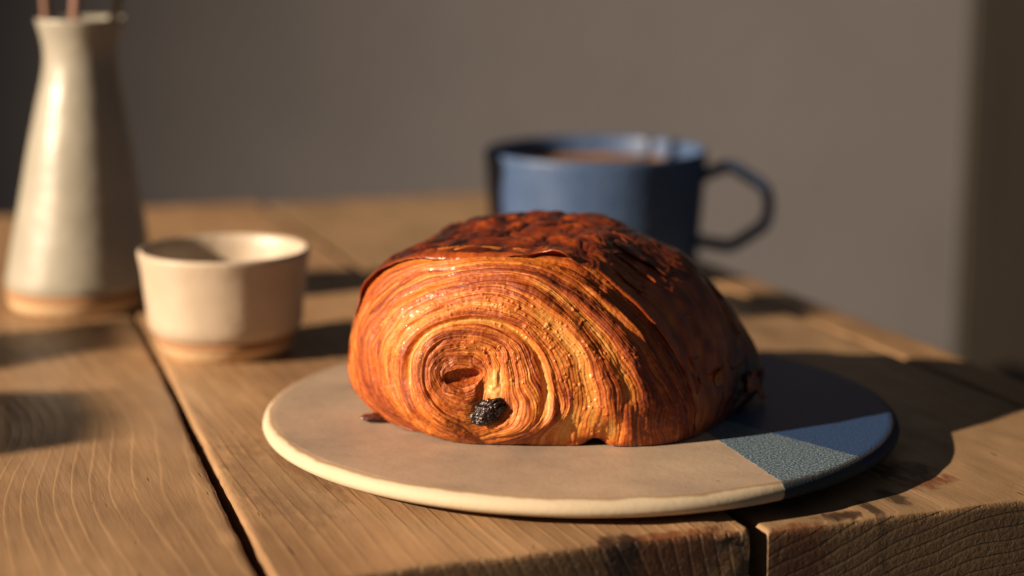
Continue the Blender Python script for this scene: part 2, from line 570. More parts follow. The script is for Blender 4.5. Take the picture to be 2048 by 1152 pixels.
# small bowl: rim radius 31.5 mm, 39 mm high
bowl_wall = [(0.0, 0.0082), (0.0258, 0.0082), (0.0268, 0.0086), (0.0281, 0.0104)] + \
            smooth_profile([(0.0288, 0.013), (0.0296, 0.022), (0.0305, 0.031), (0.0316, 0.0376), (0.0315, 0.0390), (0.0306, 0.0397), (0.0296, 0.0388)], 6)
bowl_in = smooth_profile([(0.0290, 0.036), (0.0278, 0.026), (0.0266, 0.016), (0.0240, 0.0115), (0.015, 0.0105), (0.0, 0.0105)], 6)
bowl_foot = [(0.0, 0.0), (0.0215, 0.0), (0.0228, 0.0006), (0.0240, 0.0025), (0.0258, 0.0050), (0.0263, 0.0066), (0.0262, 0.0085), (0.0, 0.0085)]
vessel('small_bowl', (-0.1287, 0.1090, 0.0), bowl_foot, bowl_wall, bowl_in, cream_mat,
       'small cream stoneware bowl with bare clay foot beside the plate', 'bowl', seed=3)

# bottle vase: base radius 30 mm, 119 mm high
vase_wall = [(0.0, 0.0090), (0.0292, 0.0090), (0.0301, 0.0102)] + \
            smooth_profile([(0.0301, 0.013), (0.0284, 0.024), (0.0254, 0.042), (0.0218, 0.064), (0.0181, 0.084), (0.0159, 0.095), (0.0150, 0.103), (0.0157, 0.110), (0.0176, 0.1163), (0.0182, 0.1186), (0.0176, 0.1195), (0.0166, 0.1186)], 6)
vase_in = smooth_profile([(0.0150, 0.111), (0.0130, 0.104), (0.0140, 0.097), (0.0170, 0.084), (0.022, 0.06), (0.026, 0.02), (0.020, 0.011), (0.0, 0.010)], 6)
vase_foot = [(0.0, 0.0), (0.0255, 0.0), (0.0272, 0.0008), (0.0287, 0.0030), (0.0294, 0.0055), (0.0296, 0.0070), (0.0295, 0.0094), (0.0, 0.0094)]
VX, VY = -0.2022, 0.1920
vessel('vase', (VX, VY, 0.0), vase_foot, vase_wall, vase_in, grey_mat,
       'tall grey-white ceramic bottle vase holding dried stems', 'vase', lean=(0.050, 0), seed=8, wob=0.008)

# dried stems in the vase
def tube(pts, radii, seg=10):
    pts = np.array(pts, float)
    n = len(pts)
    tan = np.gradient(pts, axis=0)
    tan /= np.linalg.norm(tan, axis=1)[:, None]
    up = np.array([0.0, 1.0, 0.0])
    if abs(tan[:, 1]).max() > 0.9: up = np.array([1.0, 0, 0])
    a_ = np.cross(tan, up); a_ /= np.linalg.norm(a_, axis=1)[:, None]
    b_ = np.cross(tan, a_)
    an = np.linspace(0, 2 * math.pi, seg, endpoint=False)
    rad_ = np.array(radii)[:, None, None]
    ring = pts[:, None] + rad_ * (np.cos(an)[None, :, None] * a_[:, None] + np.sin(an)[None, :, None] * b_[:, None])
    return mesh_np('tube', ring.reshape(-1, 3), grid_quads(n, seg, True))


def stem_mat(name, a, b):
    m = NT(name)
    v_ = m.coord()
    f_ = m.noise(m.mapping(v_, (300, 300, 40)), 1.0, 3.0)
    return m.out(m.mix(f_, a, b), 0.7, m.bump(f_, 0.0004))


stems = [((-0.0040, 0.002), (-0.0195, 0.000), 0.0018, ((0.16, 0.075, 0.05), (0.24, 0.125, 0.085)), 'dark brown dried stem, leftmost of the three in the vase'),
         ((0.0000, -0.002), (-0.0010, -0.008), 0.0021, ((0.20, 0.095, 0.065), (0.27, 0.14, 0.10)), 'reddish brown dried stem in the middle of the vase mouth'),
         ((0.0060, 0.003), (0.0185, 0.004), 0.0017, ((0.17, 0.13, 0.08), (0.24, 0.18, 0.11)), 'olive brown dried stem, rightmost of the three in the vase')]
for k, (lo, hi, r_, (ca, cb2), lab) in enumerate(stems):
    tt = np.linspace(0, 1, 24)[:, None]
    base = np.array([VX + 0.002 + lo[0], VY + lo[1], 0.030]); tip = np.array([VX + 0.008 + hi[0], VY + hi[1], 0.190])
    path = base + (tip - base) * tt
    path[:, 0] += 0.0012 * np.sin(tt[:, 0] * 9 + k)
    o = link('dried_stem', tube(path, 1.3 * r_ * (1 - 0.35 * tt[:, 0])), stem_mat('stem_%d' % k, ca, cb2))
    tag(o, lab, 'stem', 'dried stems in the vase')

# mug -----------------------------------------------------------------------------
m = NT('blue_mug_glaze')
v = m.coord()
f_ = m.noise(v, 60.0, 5.0, 0.65)
sp_ = m.noise(v, 700.0, 2.0)
c_ = m.ramp(f_, [(0.3, (0.032, 0.066, 0.155)), (0.7, (0.062, 0.108, 0.215))])
c_ = m.mix(m.math('MULTIPLY', m.step(sp_, 0.5, 0.75), 0.35), c_, (0.14, 0.19, 0.27))
mug_mat = m.out(c_, 0.46, m.bump(m.noise(v, 300.0, 3.0), 0.0004), Specular_IOR_Level=0.35)
m = NT('coffee')
v = m.coord()
f_ = m.noise(v, 55.0, 5.0, 0.6, 0.6)
coffee_mat = m.out(m.ramp(f_, [(0.35, (0.12, 0.055, 0.014)), (0.65, (0.36, 0.19, 0.055))]), 0.5, Specular_IOR_Level=0.2)

MX, MY = 0.0172, 0.2900
mug = tag(empty('mug', (MX, MY, 0)), 'blue ceramic coffee mug with angular handle behind the pastry', 'mug')
mug_wall = [(0.0, 0.0), (0.0440, 0.0), (0.0462, 0.0008), (0.0474, 0.0028), (0.0480, 0.006)] + \
           [(0.0480 + 0.0032 * t, 0.006 + 0.0455 * t) for t in np.linspace(0.05, 1, 14)] + \
           [(0.0512, 0.0530), (0.0506, 0.0538), (0.0497, 0.0538), (0.0488, 0.0530)] + \
           [(0.0484 - 0.0026 * t, 0.052 - 0.044 * t) for t in np.linspace(0, 1, 10)] + [(0.042, 0.0055), (0.0, 0.005)]
b = link('body', lathe(mug_wall, (0, 0, 0), 160, (0, 0), 0.004, 5), mug_mat, mug)
b.location = (0, 0, 0)
# angular strap handle: a chamfered hexagonal path on the right
hp = [(0.0490, 0.0415), (0.0545, 0.0440), (0.0600, 0.0462), (0.0625, 0.0462), (0.0650, 0.0450), (0.0740, 0.0394), (0.0775, 0.0370), (0.0792, 0.0335),
      (0.0800, 0.0290), (0.0792, 0.0225), (0.0775, 0.0190), (0.0750, 0.0170), (0.0660, 0.0108), (0.0630, 0.0094), (0.0600, 0.0092), (0.0540, 0.0102), (0.0470, 0.0112)]
hp = np.array(smooth_profile(hp, 3))
tan = np.gradient(hp, axis=0); tan /= np.linalg.norm(tan, axis=1)[:, None]
nrm = np.stack([-tan[:, 1], tan[:, 0]], -1)
an = np.linspace(0, 2 * math.pi, 20, endpoint=False)
sq = lambda t: np.sign(t) * np.abs(t) ** 0.6
hv = []
for i in range(len(hp)):
    o_ = hp[i] + nrm[i] * (0.0027 * sq(np.cos(an)))[:, None]
    hv.append(np.stack([o_[:, 0], 0.0058 * sq(np.sin(an)), o_[:, 1]], -1))
HA = R(-6)
hv = np.array(hv).reshape(-1, 3)
hv = np.stack([hv[:, 0] * math.cos(HA) - hv[:, 1] * math.sin(HA), hv[:, 0] * math.sin(HA) + hv[:, 1] * math.cos(HA), hv[:, 2]], -1)
h_ob = link('handle', mesh_np('handle', hv, grid_quads(len(hp), 20, True)), mug_mat, mug)
h_ob.location = (0, 0, 0)
cof = [(0.0, 0.0), (0.030, 0.0), (0.044, 0.0001), (0.0462, 0.0005), (0.0470, 0.0014)]
o = link('coffee', lathe(cof[::-1], (MX, MY, 0.0440), 96), coffee_mat)
tag(o, 'brown coffee with pale crema filling the blue mug', 'coffee')

# ------------------------------------------------------------------ pastry
PB = PZ + 0.0004
N13 = 13
C = None   # contact with the plate
# each row: points clockwise from the bottom over the left, the top and the right to the bottom: (picture x, picture y, depth)
rows = [
    # cavity floor
    [(928 + 0.3 * math.sin(a), 757 + 0.3 * math.cos(a), -0.0492) for a in -np.linspace(0, 2 * math.pi, N13)],
    [(925 + 24 * math.sin(a), 755 + 20 * math.cos(a), -0.0492) for a in -np.linspace(0, 2 * math.pi, N13)],
    # rim of the cavity
    [(930, 792, -.0505), (905, 785, -.0505), (888, 770, -.050), (881, 748, -.0495), (889, 731, -.0490), (905, 721, -.049), (925, 718, -.049), (946, 721, -.049), (962, 732, -.049), (970, 747, -.0495), (966, 765, -.050), (952, 783, -.0505), (930, 792, -.0505)],
    [(932, 838, -.0515), (888, 820, -.0515), (860, 787, -.0505), (850, 746, -.0495), (858, 710, -.049), (885, 688, -.049), (925, 680, -.049), (966, 687, -.0495), (1000, 712, -.050), (1014, 752, -.0505), (1008, 800, -.051), (982, 836, -.0515), (932, 838, -.0515)],
    [(965, 888, C), (892, 852, -.0515), (842, 815, -.0495), (824, 755, -.0475), (832, 700, -.047), (868, 664, -.0475), (925, 648, -.048), (985, 655, -.0485), (1035, 685, -.050), (1068, 735, -.0515), (1078, 800, -.0525), (1055, 860, -.0525), (965, 888, C)],
    [(925, 885, C), (858, 860, -.0440), (805, 817, -.0430), (780, 750, -.0405), (790, 690, -.041), (840, 640, -.043), (925, 608, -.0455), (1010, 612, -.0475), (1085, 655, -.0495), (1130, 720, -.0515), (1150, 790, -.0525), (1150, 840, -.0525), (1130, 890, C)],
    [(880, 876, C), (812, 846, -.0370), (760, 800, -.0330), (742, 740, -.0300), (750, 670, -.030), (800, 608, -.034), (910, 566, -.041), (1030, 565, -.0445), (1125, 610, -.0475), (1195, 690, -.050), (1232, 770, -.0515), (1247, 830, -.052), (1252, 892, C)],
    [(832, 863, C), (778, 836, -.0270), (729, 785, -.0200), (719, 720, -.0165), (727, 642, -.0165), (785, 568, -.022), (903, 527, -.0345), (1045, 530, -.039), (1160, 570, -.042), (1250, 650, -.0445), (1312, 745, -.0455), (1340, 820, -.0462), (1338, 886, C)],
    [(795, 852, C), (750, 825, -.0150), (713, 775, -.0060), (707, 712, -.0020), (718, 612, -.0015), (765, 545, -.008), (890, 503, -.0245), (1050, 500, -.029), (1180, 520, -.031), (1290, 612, -.0335), (1372, 722, -.034), (1402, 805, -.0345), (1392, 871, C)],
    [(775, 846, .000), (742, 815, .010), (714, 770, .016), (710, 705, .018), (728, 600, .018), (800, 512, .010), (930, 468, -.003), (1090, 455, -.006), (1240, 482, -.010), (1366, 562, -.013), (1446, 672, -.014), (1468, 775, -.014), (1446, 842, -.020)],
    [(790, 800, .030), (760, 790, .040), (730, 750, .046), (726, 690, .048), (752, 590, .046), (850, 484, .036), (968, 435, .022), (1120, 428, .016), (1264, 452, .014), (1404, 550, .014), (1492, 662, .012), (1524, 752, .006), (1490, 806, .000)],
]
K = np.zeros((len(rows), N13, 3))
for i, r_ in enumerate(rows):
    for j, (px, py, d) in enumerate(r_):
        if d is None:
            K[i, j] = onz(px, py, PB)
        else:
            K[i, j] = ony(px, py, d)
            K[i, j, 2] = max(K[i, j, 2], PB)
last = K[-1]
mid_x = last[:, 0].mean()
for (dy, kz, kx) in ((0.026, 0.86, 0.93), (0.040, 0.55, 0.86), (0.046, 0.22, 0.80), (0.046, 0.0, 0.76)):
    b_ = last.copy()
    b_[:, 0] = mid_x + (last[:, 0] - mid_x) * kx
    b_[:, 1] = np.minimum(last[:, 1] + dy, 0.088 + 0.15 * b_[:, 0])
    b_[:, 2] = PB + (last[:, 2] - PB) * kz
    K = np.concatenate([K, b_[None]], 0)
NS = len(K)


def cr_weights(x, n):
    """Catmull-Rom weights that evaluate n control rows at the positions x"""
    x = np.clip(np.asarray(x, float), 0, n - 1 - 1e-9)
    i = np.floor(x).astype(int); t = x - i
    W = np.zeros((len(x), n))
    ws = (-0.5 * t + t ** 2 - 0.5 * t ** 3, 1 - 2.5 * t ** 2 + 1.5 * t ** 3, 0.5 * t + 2 * t ** 2 - 1.5 * t ** 3, -0.5 * t ** 2 + 0.5 * t ** 3)
    for k, w_ in zip((-1, 0, 1, 2), ws):
        np.add.at(W, (np.arange(len(x)), np.clip(i + k, 0, n - 1)), w_)
    return W


def base_surface(s, t):
    P = np.einsum('ai,ijk,bj->abk', cr_weights(s, NS), K, cr_weights(np.asarray(t) * (N13 - 1), N13), optimize=True)
    P[..., 2] = np.maximum(P[..., 2], PB)
    return P


def normals(P):
    du = np.gradient(P, axis=0); dv = np.gradient(P, axis=1)
    n_ = np.cross(du, dv)
    n_ /= np.linalg.norm(n_, axis=-1, keepdims=True) + 1e-12
    return n_


def orient(P, n_):
    # point away from the middle of the loaf
    ctr = np.array([-0.005, 0.02, 0.03])
    if ((P - ctr) * n_).sum(-1).mean() < 0: n_ = -n_
    return n_


def gauss(d, w):
    return np.exp(-(d / w) ** 2)


def sstep(x, a, b):
    u = np.clip((x - a) / (b - a), 0, 1)
    return u * u * (3 - 2 * u)


rng = np.random.default_rng(7)

# ---- front: the cut end of the roll, its laminations in relief
ROWS, COLS = 620, 950
S_END = 8.10
s = np.linspace(0, S_END, ROWS); t = np.linspace(0, 1, COLS)
P = base_surface(s, t)
Nn = orient(P, normals(P))
Sg, Tg = np.meshgrid(s, t, indexing='ij')
c_, s_ = np.cos(2 * math.pi * Tg), np.sin(2 * math.pi * Tg)


def an(fs, ft, seed, S=None):
    S_ = Sg if S is None else S
    return noise(S_ * fs, c_ * ft, s_ * ft + seed * 7.3, seed)


Sw = Sg + 0.24 * an(1.1, 1.2, 1) + 0.07 * an(2.2, 3.0, 7) + 0.02 * an(4, 6, 2)
band = sstep(an(2.0, 0.9, 8, Sw) + 0.35 * an(4.5, 1.5, 9, Sw), -0.28, 0.22)      # 1 where thin layers bunch up, 0 where one sheet shows its face
g1 = np.abs(an(1.9, 0.9, 3, Sw)) ** 0.7
n2 = an(5.2, 1.0, 4, Sw); g2 = np.abs(n2) ** 0.6
n3 = an(13, 1.5, 5, Sw); g3 = np.abs(n3) ** 0.6
n4 = an(30, 3.0, 6, Sw); g4 = np.abs(n4) ** 0.7
body = sstep(Sg, 1.2, 2.4)
calm = 0.45 + 0.55 * band
def terrace(freq, seed):
    # overlapping sheets: height (slow rise, quick drop), a tone for each sheet, and the place within it
    ph = Sw * freq + 0.35 * an(freq * 0.35, 1.6, seed + 1)
    k_ = np.floor(ph); u_ = ph - k_
    h_ = np.where(u_ < 0.82, (u_ / 0.82) ** 0.8, 1 - sstep(u_, 0.82, 1.0))
    tone_ = noise(k_ * 3.7 + 0.5, c_ * 0.8, s_ * 0.8 + seed, seed)
    amp_ = 0.35 + 0.65 * sstep(noise(k_ * 5.1 + 0.5, c_ * 1.3, s_ * 1.3, seed + 2), -0.4, 0.4)
    return h_ * amp_, tone_, u_


h1, tone1, u1 = terrace(2.7, 200)
h2, tone2, u2 = terrace(12.5, 210)
disp = body * (0.75 * (g1 - 0.45) + 0.25 * (0.5 - band) + 0.22 * (h1 - 0.4) + 0.12 * (h2 - 0.4) + calm * (0.10 * (g3 - 0.45) + 0.10 * (g4 - 0.4)))
disp += 0.10 * noise(P[..., 0] * 900, P[..., 1] * 900, P[..., 2] * 900, 31) + 0.25 * noise(P[..., 0] * 260, P[..., 1] * 260, P[..., 2] * 260, 32)
disp += 1.3 * noise(P[..., 0] * 52, P[..., 1] * 52, P[..., 2] * 52, 120) * sstep(Sg, 3.5, 5.5)
# the step where the inner roll sits inside the outer turns, and other places where layers have parted
pale = np.zeros_like(disp)
part = [  # s, half width, t from, t to, depth mm, paleness
    (4.22, 0.13, 0.20, 0.93, 1.1, 0.95), (5.35, 0.24, 0.60, 0.99, 0.45, 0.75), (6.25, 0.20, 0.56, 0.93, 0.45, 0.70),
    (4.95, 0.30, 0.84, 1.01, 0.6, 0.85), (5.75, 0.22, 0.90, 1.01, 0.8, 0.95), (6.95, 0.13, 0.62, 0.95, 0.6, 0.35),
    (7.40, 0.10, 0.70, 0.97, 0.5, 0.25), (3.1, 0.10, 0.05, 0.45, 0.6, 0.4), (5.0, 0.08, 0.05, 0.50, 0.6, 0.3), (7.55, 0.22, 0.44, 0.66, 0.5, 0.55)]
for (s0, w, ta, tb, dep, pl) in part:
    sc_ = s0 + 0.10 * noise(Tg * 6, s0 * 10, 0.5, 40)
    env = sstep(Tg, ta, ta + 0.06) * sstep(Tg, tb, tb - 0.06)
    k_ = gauss(Sg - sc_, w) * env
    disp -= dep * k_
    disp += 0.5 * dep * gauss(Sg - sc_ - 1.6 * w, 0.6 * w) * env
    pale = np.maximum(pale, pl * k_)
# pocket for the raisin and the soft crumb above it
rz = ony(977, 823, -0.0500)
cr = ony(992, 768, -0.0495); cd_ = ony(966, 778, -0.0495)
dr = np.sqrt(((P[..., 0] - rz[0]) / 1.25) ** 2 + (P[..., 2] - rz[2]) ** 2)
disp -= 2.6 * np.exp(-(dr / 0.0042) ** 2)
dc = np.sqrt((P[..., 0] - cr[0]) ** 2 + ((P[..., 2] - cr[2]) / 1.6) ** 2)
disp *= 1 - 0.8 * np.clip(1.9 * np.exp(-(dc / 0.0030) ** 2), 0, 1)
dd_ = np.sqrt((P[..., 0] - cd_[0]) ** 2 + ((P[..., 2] - cd_[2]) / 1.5) ** 2)
disp -= 1.8 * np.exp(-(dd_ / 0.0020) ** 2)
disp += 0.5 * np.exp(-(dc / 0.0026) ** 2) * noise(P[..., 0] * 800, P[..., 1] * 800, P[..., 2] * 800, 33)
pale = np.maximum(pale, np.clip(1.9 * np.exp(-(dc / 0.0030) ** 2), 0, 1))
pale = np.maximum(pale, 0.7 * np.exp(-(dr / 0.0055) ** 2))
# a gap at the foot where two turns part
gp = onz(1188, 884, PB)
dg = np.sqrt(((P[..., 0] - gp[0]) / 0.0042) ** 2 + ((P[..., 2] - gp[2]) / 0.0022) ** 2)
gap = np.exp(-dg ** 2) * (P[..., 1] < -0.03)
# the flattened hollow at the heart of the roll, with a slit in its floor
hx = (P[..., 0] - ony(924, 752, -0.047)[0]); hz = P[..., 2] - ony(924, 754, -0.047)[2]
hol = np.sqrt((hx / 0.0062) ** 2 + ((hz - 0.0006 - 0.12 * hx) / 0.0025) ** 2)
disp -= 2.2 * sstep(hol, 1.05, 0.65) * np.clip(1 + 0.5 * hx / 0.0066, 0.4, 2)
slit = gauss(hz - 0.25 * hx + 0.0002, 0.00030) * gauss(hx - 0.001, 0.0028)
disp -= 0.2 * slit
# blisters
blis = np.zeros_like(disp)
ds_row = s[1] - s[0]
scale_t = np.linalg.norm(np.diff(P, axis=1), axis=-1)
scale_s = np.linalg.norm(np.diff(P, axis=0), axis=-1)
for q in range(2000):
    ss = 2.3 + 5.7 * rng.random() ** 0.7; tt = 0.12 + 0.85 * rng.beta(2.2, 1.6)
    if noise(np.array([ss * 2.0]), np.array([tt * 7.0]), 0.3, 50)[0] < -0.05 or band[min(int(ss / ds_row), ROWS - 1), int(tt * (COLS - 1))] > 0.8: continue
    i0 = int(ss / ds_row); j0 = int(tt * (COLS - 1))
    rad_ = (0.15 + 0.45 * rng.random() ** 4) * 1e-3
    a_ = int(rad_ * 2.2 / max(scale_s[min(i0, ROWS - 2), min(j0, COLS - 2)], 2e-5)) + 1
    b2 = int(rad_ * 2.2 / max(scale_t[min(i0, ROWS - 1), min(j0, COLS - 2)], 2e-5)) + 1
    ia, ib, ja, jb = max(i0 - a_, 0), min(i0 + a_ + 1, ROWS), max(j0 - b2, 0), min(j0 + b2 + 1, COLS)
    if ib - ia < 2 or jb - ja < 2: continue
    dd = np.linalg.norm(P[ia:ib, ja:jb] - P[min(i0, ROWS - 1), j0], axis=-1)
    dome = np.sqrt(np.clip(1 - (dd / rad_) ** 2, 0, 1))
    blis[ia:ib, ja:jb] = np.maximum(blis[ia:ib, ja:jb], dome * rad_ * 1e3 * 0.5)
disp += blis
foot_fade = np.maximum(sstep(P[..., 2], PB, PB + 0.003), gap)
disp -= 4.0 * gap
Pd = P + Nn * (disp * 1e-3 * (0.25 + 0.75 * foot_fade))[..., None]
Pd[..., 2] = np.maximum(Pd[..., 2], PB)
# how strongly baked: ridges brown first, parted layers stay pale
patch = noise(P[..., 0] * 70, P[..., 1] * 70, P[..., 2] * 70, 61) + 0.5 * noise(P[..., 0] * 170, P[..., 1] * 170, P[..., 2] * 170, 62)
lines = sstep(noise(Sg * 1.6, c_ * 1.2, s_ * 1.2, 66), -0.35, 0.35)
grain = noise(Sg * 14, c_ * 9, s_ * 9, 68) + 0.7 * noise(Sg * 30, c_ * 24, s_ * 24, 69)
edge1 = gauss(u1 - 0.86, 0.10); edge2 = gauss(u2 - 0.86, 0.16)
bake = 0.39 + 0.06 * band + 0.05 * (g1 - 0.5) + 0.09 * patch + 0.08 * grain + 0.07 * tone1 + 0.12 * tone2 + 0.15 * edge1 + 0.25 * edge2 * calm - 0.08 * gauss(u1 - 0.08, 0.10) + calm * (0.08 * an(16, 1.4, 65, Sw) + 0.12 * an(30, 2.5, 67, Sw))
bake += 0.17 * sstep(Sg, 4.6, 7.5) * sstep(Tg, 0.52, 0.80) + 0.10 * sstep(Tg, 0.35, 0.15) * sstep(Sg, 5, 7)  # right side reddened in the colour to stand for its warm shade
bake += 0.20 * gauss(n3, 0.10) * calm + 0.22 * gauss(n2, 0.05)
bake += 0.35 * gap + 0.15 * slit  # shade inside the gap and slit is put into the colour
bake = bake * (1 - 0.85 * pale) + 0.05 * pale
for (s0, w, ta, tb, dk) in ((4.50, 0.10, 0.12, 0.78, 0.26), (4.02, 0.05, 0.20, 0.90, 0.22), (5.62, 0.12, 0.08, 0.58, 0.20), (6.02, 0.08, 0.55, 0.96, 0.24),
                           (6.72, 0.10, 0.50, 0.97, 0.26), (7.20, 0.08, 0.55, 0.97, 0.22), (3.45, 0.06, 0.10, 0.80, 0.20), (6.45, 0.07, 0.10, 0.48, 0.20), (7.30, 0.07, 0.12, 0.50, 0.20)):
    sc_ = s0 + 0.12 * noise(Tg * 5, s0 * 9, 0.5, 130) + 0.02 * noise(Tg * 40, s0 * 9, 0.5, 131)
    bake += dk * gauss(Sg - sc_, w) * sstep(Tg, ta, ta + 0.08) * sstep(Tg, tb, tb - 0.08) * (0.55 + 0.45 * noise(Tg * 30, s0 * 5, 0.2, 132))
bake -= 0.07 * np.clip(blis / 0.3, 0, 1)
bake = np.where(bake > 0.6, 0.6 + (bake - 0.6) * 0.55, bake)
bake = np.clip(bake, 0.02, 1)

m = NT('baked_dough')
at = m.n('ShaderNodeAttribute', attribute_name='bake').outputs['Color']
bk = m.n('ShaderNodeSeparateColor'); m.put(bk.inputs[0], at)
v = m.coord()
fine = m.noise(v, 900.0, 3.0, 0.6)
val = m.math('ADD', bk.outputs[0], m.math('MULTIPLY', m.math('SUBTRACT', fine, 0.5), 0.16))
DOUGH = [(0.0, (0.74, 0.55, 0.27)), (0.18, (0.64, 0.275, 0.050)), (0.38, (0.54, 0.150, 0.016)), (0.56, (0.37, 0.072, 0.007)),
         (0.72, (0.195, 0.030, 0.005)), (0.88, (0.080, 0.013, 0.005)), (1.0, (0.020, 0.006, 0.004))]
col = m.ramp(val, DOUGH)
dough_mat = m.out(col, m.ramp(m.noise(v, 300.0, 3.0), [(0.3, 0.36), (0.7, 0.70)]), m.bump(m.noise(v, 1100.0, 4.0, 0.65), 0.00022),
                  Specular_IOR_Level=0.5, Subsurface_Weight=0.35, Subsurface_Scale=0.0028, Coat_Weight=m.ramp(m.noise(v, 220.0, 3.0), [(0.46, 0.0), (0.70, 0.5)]), Coat_Roughness=0.12)
m.b.inputs['Subsurface Radius'].default_value = (1.0, 0.45, 0.15)

pastry = tag(empty('pastry', (-0.005, 0.0, PB)), 'golden brown laminated raisin pastry roll sitting on the plate', 'pastry')
cuts = [0.0, 2.02, 2.6, 3.2, 3.75, 4.22, 4.6, 4.95, 5.35, 5.75, 6.25, 6.6, 6.95, 7.40, 7.75, S_END]
idx = [int(round(c0 / S_END * (ROWS - 1))) for c0 in cuts]
for k in range(len(idx) - 1):
    a_, b2 = idx[k], idx[k + 1] + 1
    me = mesh_np('dough_layer', Pd[a_:b2].reshape(-1, 3), grid_quads(b2 - a_, COLS))
    bb = bake[a_:b2].reshape(-1, 1)
    set_attr(me, 'bake', np.repeat(bb, 3, 1))
    o = link('hollow_core' if k == 0 else 'dough_layer', me, dough_mat, pastry)
tag(pastry.children[0], label='small dark hollow at the heart of the spiral')

# ---- crust: the glazed outer sheet, lifting in a thin lip over the cut end
CR, CC = 330, 800
tc = np.linspace(0, 1, CC)
lip = 7.80 + 0.16 * noise(tc * 9, 0.2, 0.7, 70) + 0.07 * noise(tc * 30, 0.2, 0.7, 71) + 0.22 * gauss(tc - 0.585, 0.012) * -1 + 0.14 * sstep(tc, 0.25, 0.40) * sstep(tc, 0.52, 0.45)
lip += 0.35 * sstep(tc, 0.26, 0.10) + 0.25 * sstep(tc, 0.93, 1.0)
f = np.linspace(0, 1, CR) ** 1.35
Sc = lip[None] + (NS - 1 - lip[None]) * f[:, None]
# evaluate on a dense regular table, then look it up at the wavy rows
s_tab = np.linspace(7.3, NS - 1, 900)
Ptab = base_surface(s_tab, tc)
Ntab = orient(Ptab, normals(Ptab))
ii = np.clip((Sc - 7.3) / (NS - 1 - 7.3) * 899, 0, 898.999)
i0 = np.floor(ii).astype(int); fr = (ii - i0)[..., None]
jj = np.arange(CC)[None] * np.ones((CR, 1), int)
Pc = Ptab[i0, jj] * (1 - fr) + Ptab[i0 + 1, jj] * fr
Nc = Ntab[i0, jj] * (1 - fr) + Ntab[i0 + 1, jj] * fr
Tc = np.ones((CR, 1)) * tc[None]
dist_lip = Sc - lip[None]
x_, y_, z_ = Pc[..., 0], Pc[..., 1], Pc[..., 2]
wx = x_ + 0.003 * noise(x_ * 120, y_ * 120, z_ * 120, 80)
wy = y_ + 0.003 * noise(x_ * 120, y_ * 120, z_ * 120, 81)
croc = np.abs(noise(wx * 150, wy * 170, z_ * 150, 82)) ** 0.6
croc2 = np.abs(noise(wx * 380, wy * 420, z_ * 380, 83)) ** 0.7
Sw2 = Sc + 0.25 * noise(Sc * 1.2, Tc * 9, 0.4, 84) + 0.9 * (Tc - 0.8)
crease = np.abs(noise(Sw2 * 3.2, Tc * 5, 0.2, 85)) ** 0.55
crease2 = np.abs(noise(Sw2 * 8.0, Tc * 12, 0.9, 86)) ** 0.6
top_w = sstep(Tc, 0.74, 0.60)
cd = top_w * (1.5 * (croc - 0.5) + 0.55 * (croc2 - 0.45)) + (1 - top_w) * (1.0 * (crease - 0.5) + 0.3 * (crease2 - 0.45) + 0.18 * (croc2 - 0.45))
cd *= 0.35 + 0.65 * sstep(dist_lip, 0.0, 0.45)
lift = 0.5 + 0.8 * np.clip(noise(tc * 14, 0.3, 0.3, 87), 0, 1) + 1.2 * gauss(tc - 0.625, 0.03) + 0.7 * gauss(tc - 0.40, 0.07)
lift *= 1 - 0.7 * sstep(tc, 0.26, 0.10)
cd = cd + lift[None] * np.exp(-dist_lip / 0.40)
for (qx, qy, qd, qw, qa) in ((1285, 482, 0.0, 0.009, 1.3), (1215, 440, 0.008, 0.012, -1.2), (1350, 535, 0.0, 0.014, -1.2)):
    qp = ony(qx, qy, qd)
    cd -= qa * np.exp(-((x_ - qp[0]) ** 2 + (z_ - qp[2]) ** 2) / qw ** 2)
cd += 1.3 * noise(x_ * 52, y_ * 52, z_ * 52, 120) + 0.9 * noise(x_ * 95, y_ * 95, z_ * 95, 121) * sstep(dist_lip, 0.1, 0.8)
cd += 0.06 * noise(x_ * 1000, y_ * 1000, z_ * 1000, 88)
ff = sstep(z_, PB, PB + 0.004)
Pcd = Pc + Nc * (cd * 1e-3 * (0.2 + 0.8 * ff))[..., None]
# the lip: the sheet runs on past the cut end, thin and curling, and is folded back under itself
ext = 0.4 + 2.0 * sstep(tc, 0.25, 0.31) * sstep(tc, 0.54, 0.46) + 2.2 * sstep(tc, 0.42, 0.50) * sstep(tc, 0.585, 0.56) + 3.0 * gauss(tc - 0.635, 0.035) + 0.5 * sstep(tc, 0.68, 0.72) * sstep(tc, 0.93, 0.86)
ext *= 1 + 0.30 * noise(tc * 22, 0.1, 0.6, 93) + 0.18 * noise(tc * 70, 0.1, 0.6, 94)
ext *= 1 - 0.9 * gauss(tc - 0.588, 0.010)
k9 = 40
fwd = Pcd[0] - Pcd[k9]
fwd /= np.linalg.norm(fwd, axis=1)[:, None]
for q in range(3):
    fwd = (np.roll(fwd, 6, 0) + fwd + np.roll(fwd, -6, 0)) / 3
fwd /= np.linalg.norm(fwd, axis=1)[:, None]
curl = 0.35 * noise(tc * 18, 0.4, 0.6, 95) + 0.35 * sstep(tc, 0.26, 0.32) * sstep(tc, 0.50, 0.44) + 0.5 * gauss(tc - 0.635, 0.03)
es = np.array([1.0, 0.8, 0.6, 0.4, 0.2])
lip_top = np.array([Pcd[0] + fwd * (ext * e * 1e-3)[:, None] + Nc[0] * ((curl * e * e - 0.35 * e * e) * ext * 1e-3)[:, None] for e in es])
lip_bot = lip_top[::-1] - Nc[0][None] * 0.00030
root = Pc[10] - Nc[10] * 0.0006
Pcd = np.concatenate([root[None], lip_bot, lip_top, Pcd], 0)
Pcd[..., 2] = np.maximum(Pcd[..., 2], PB)
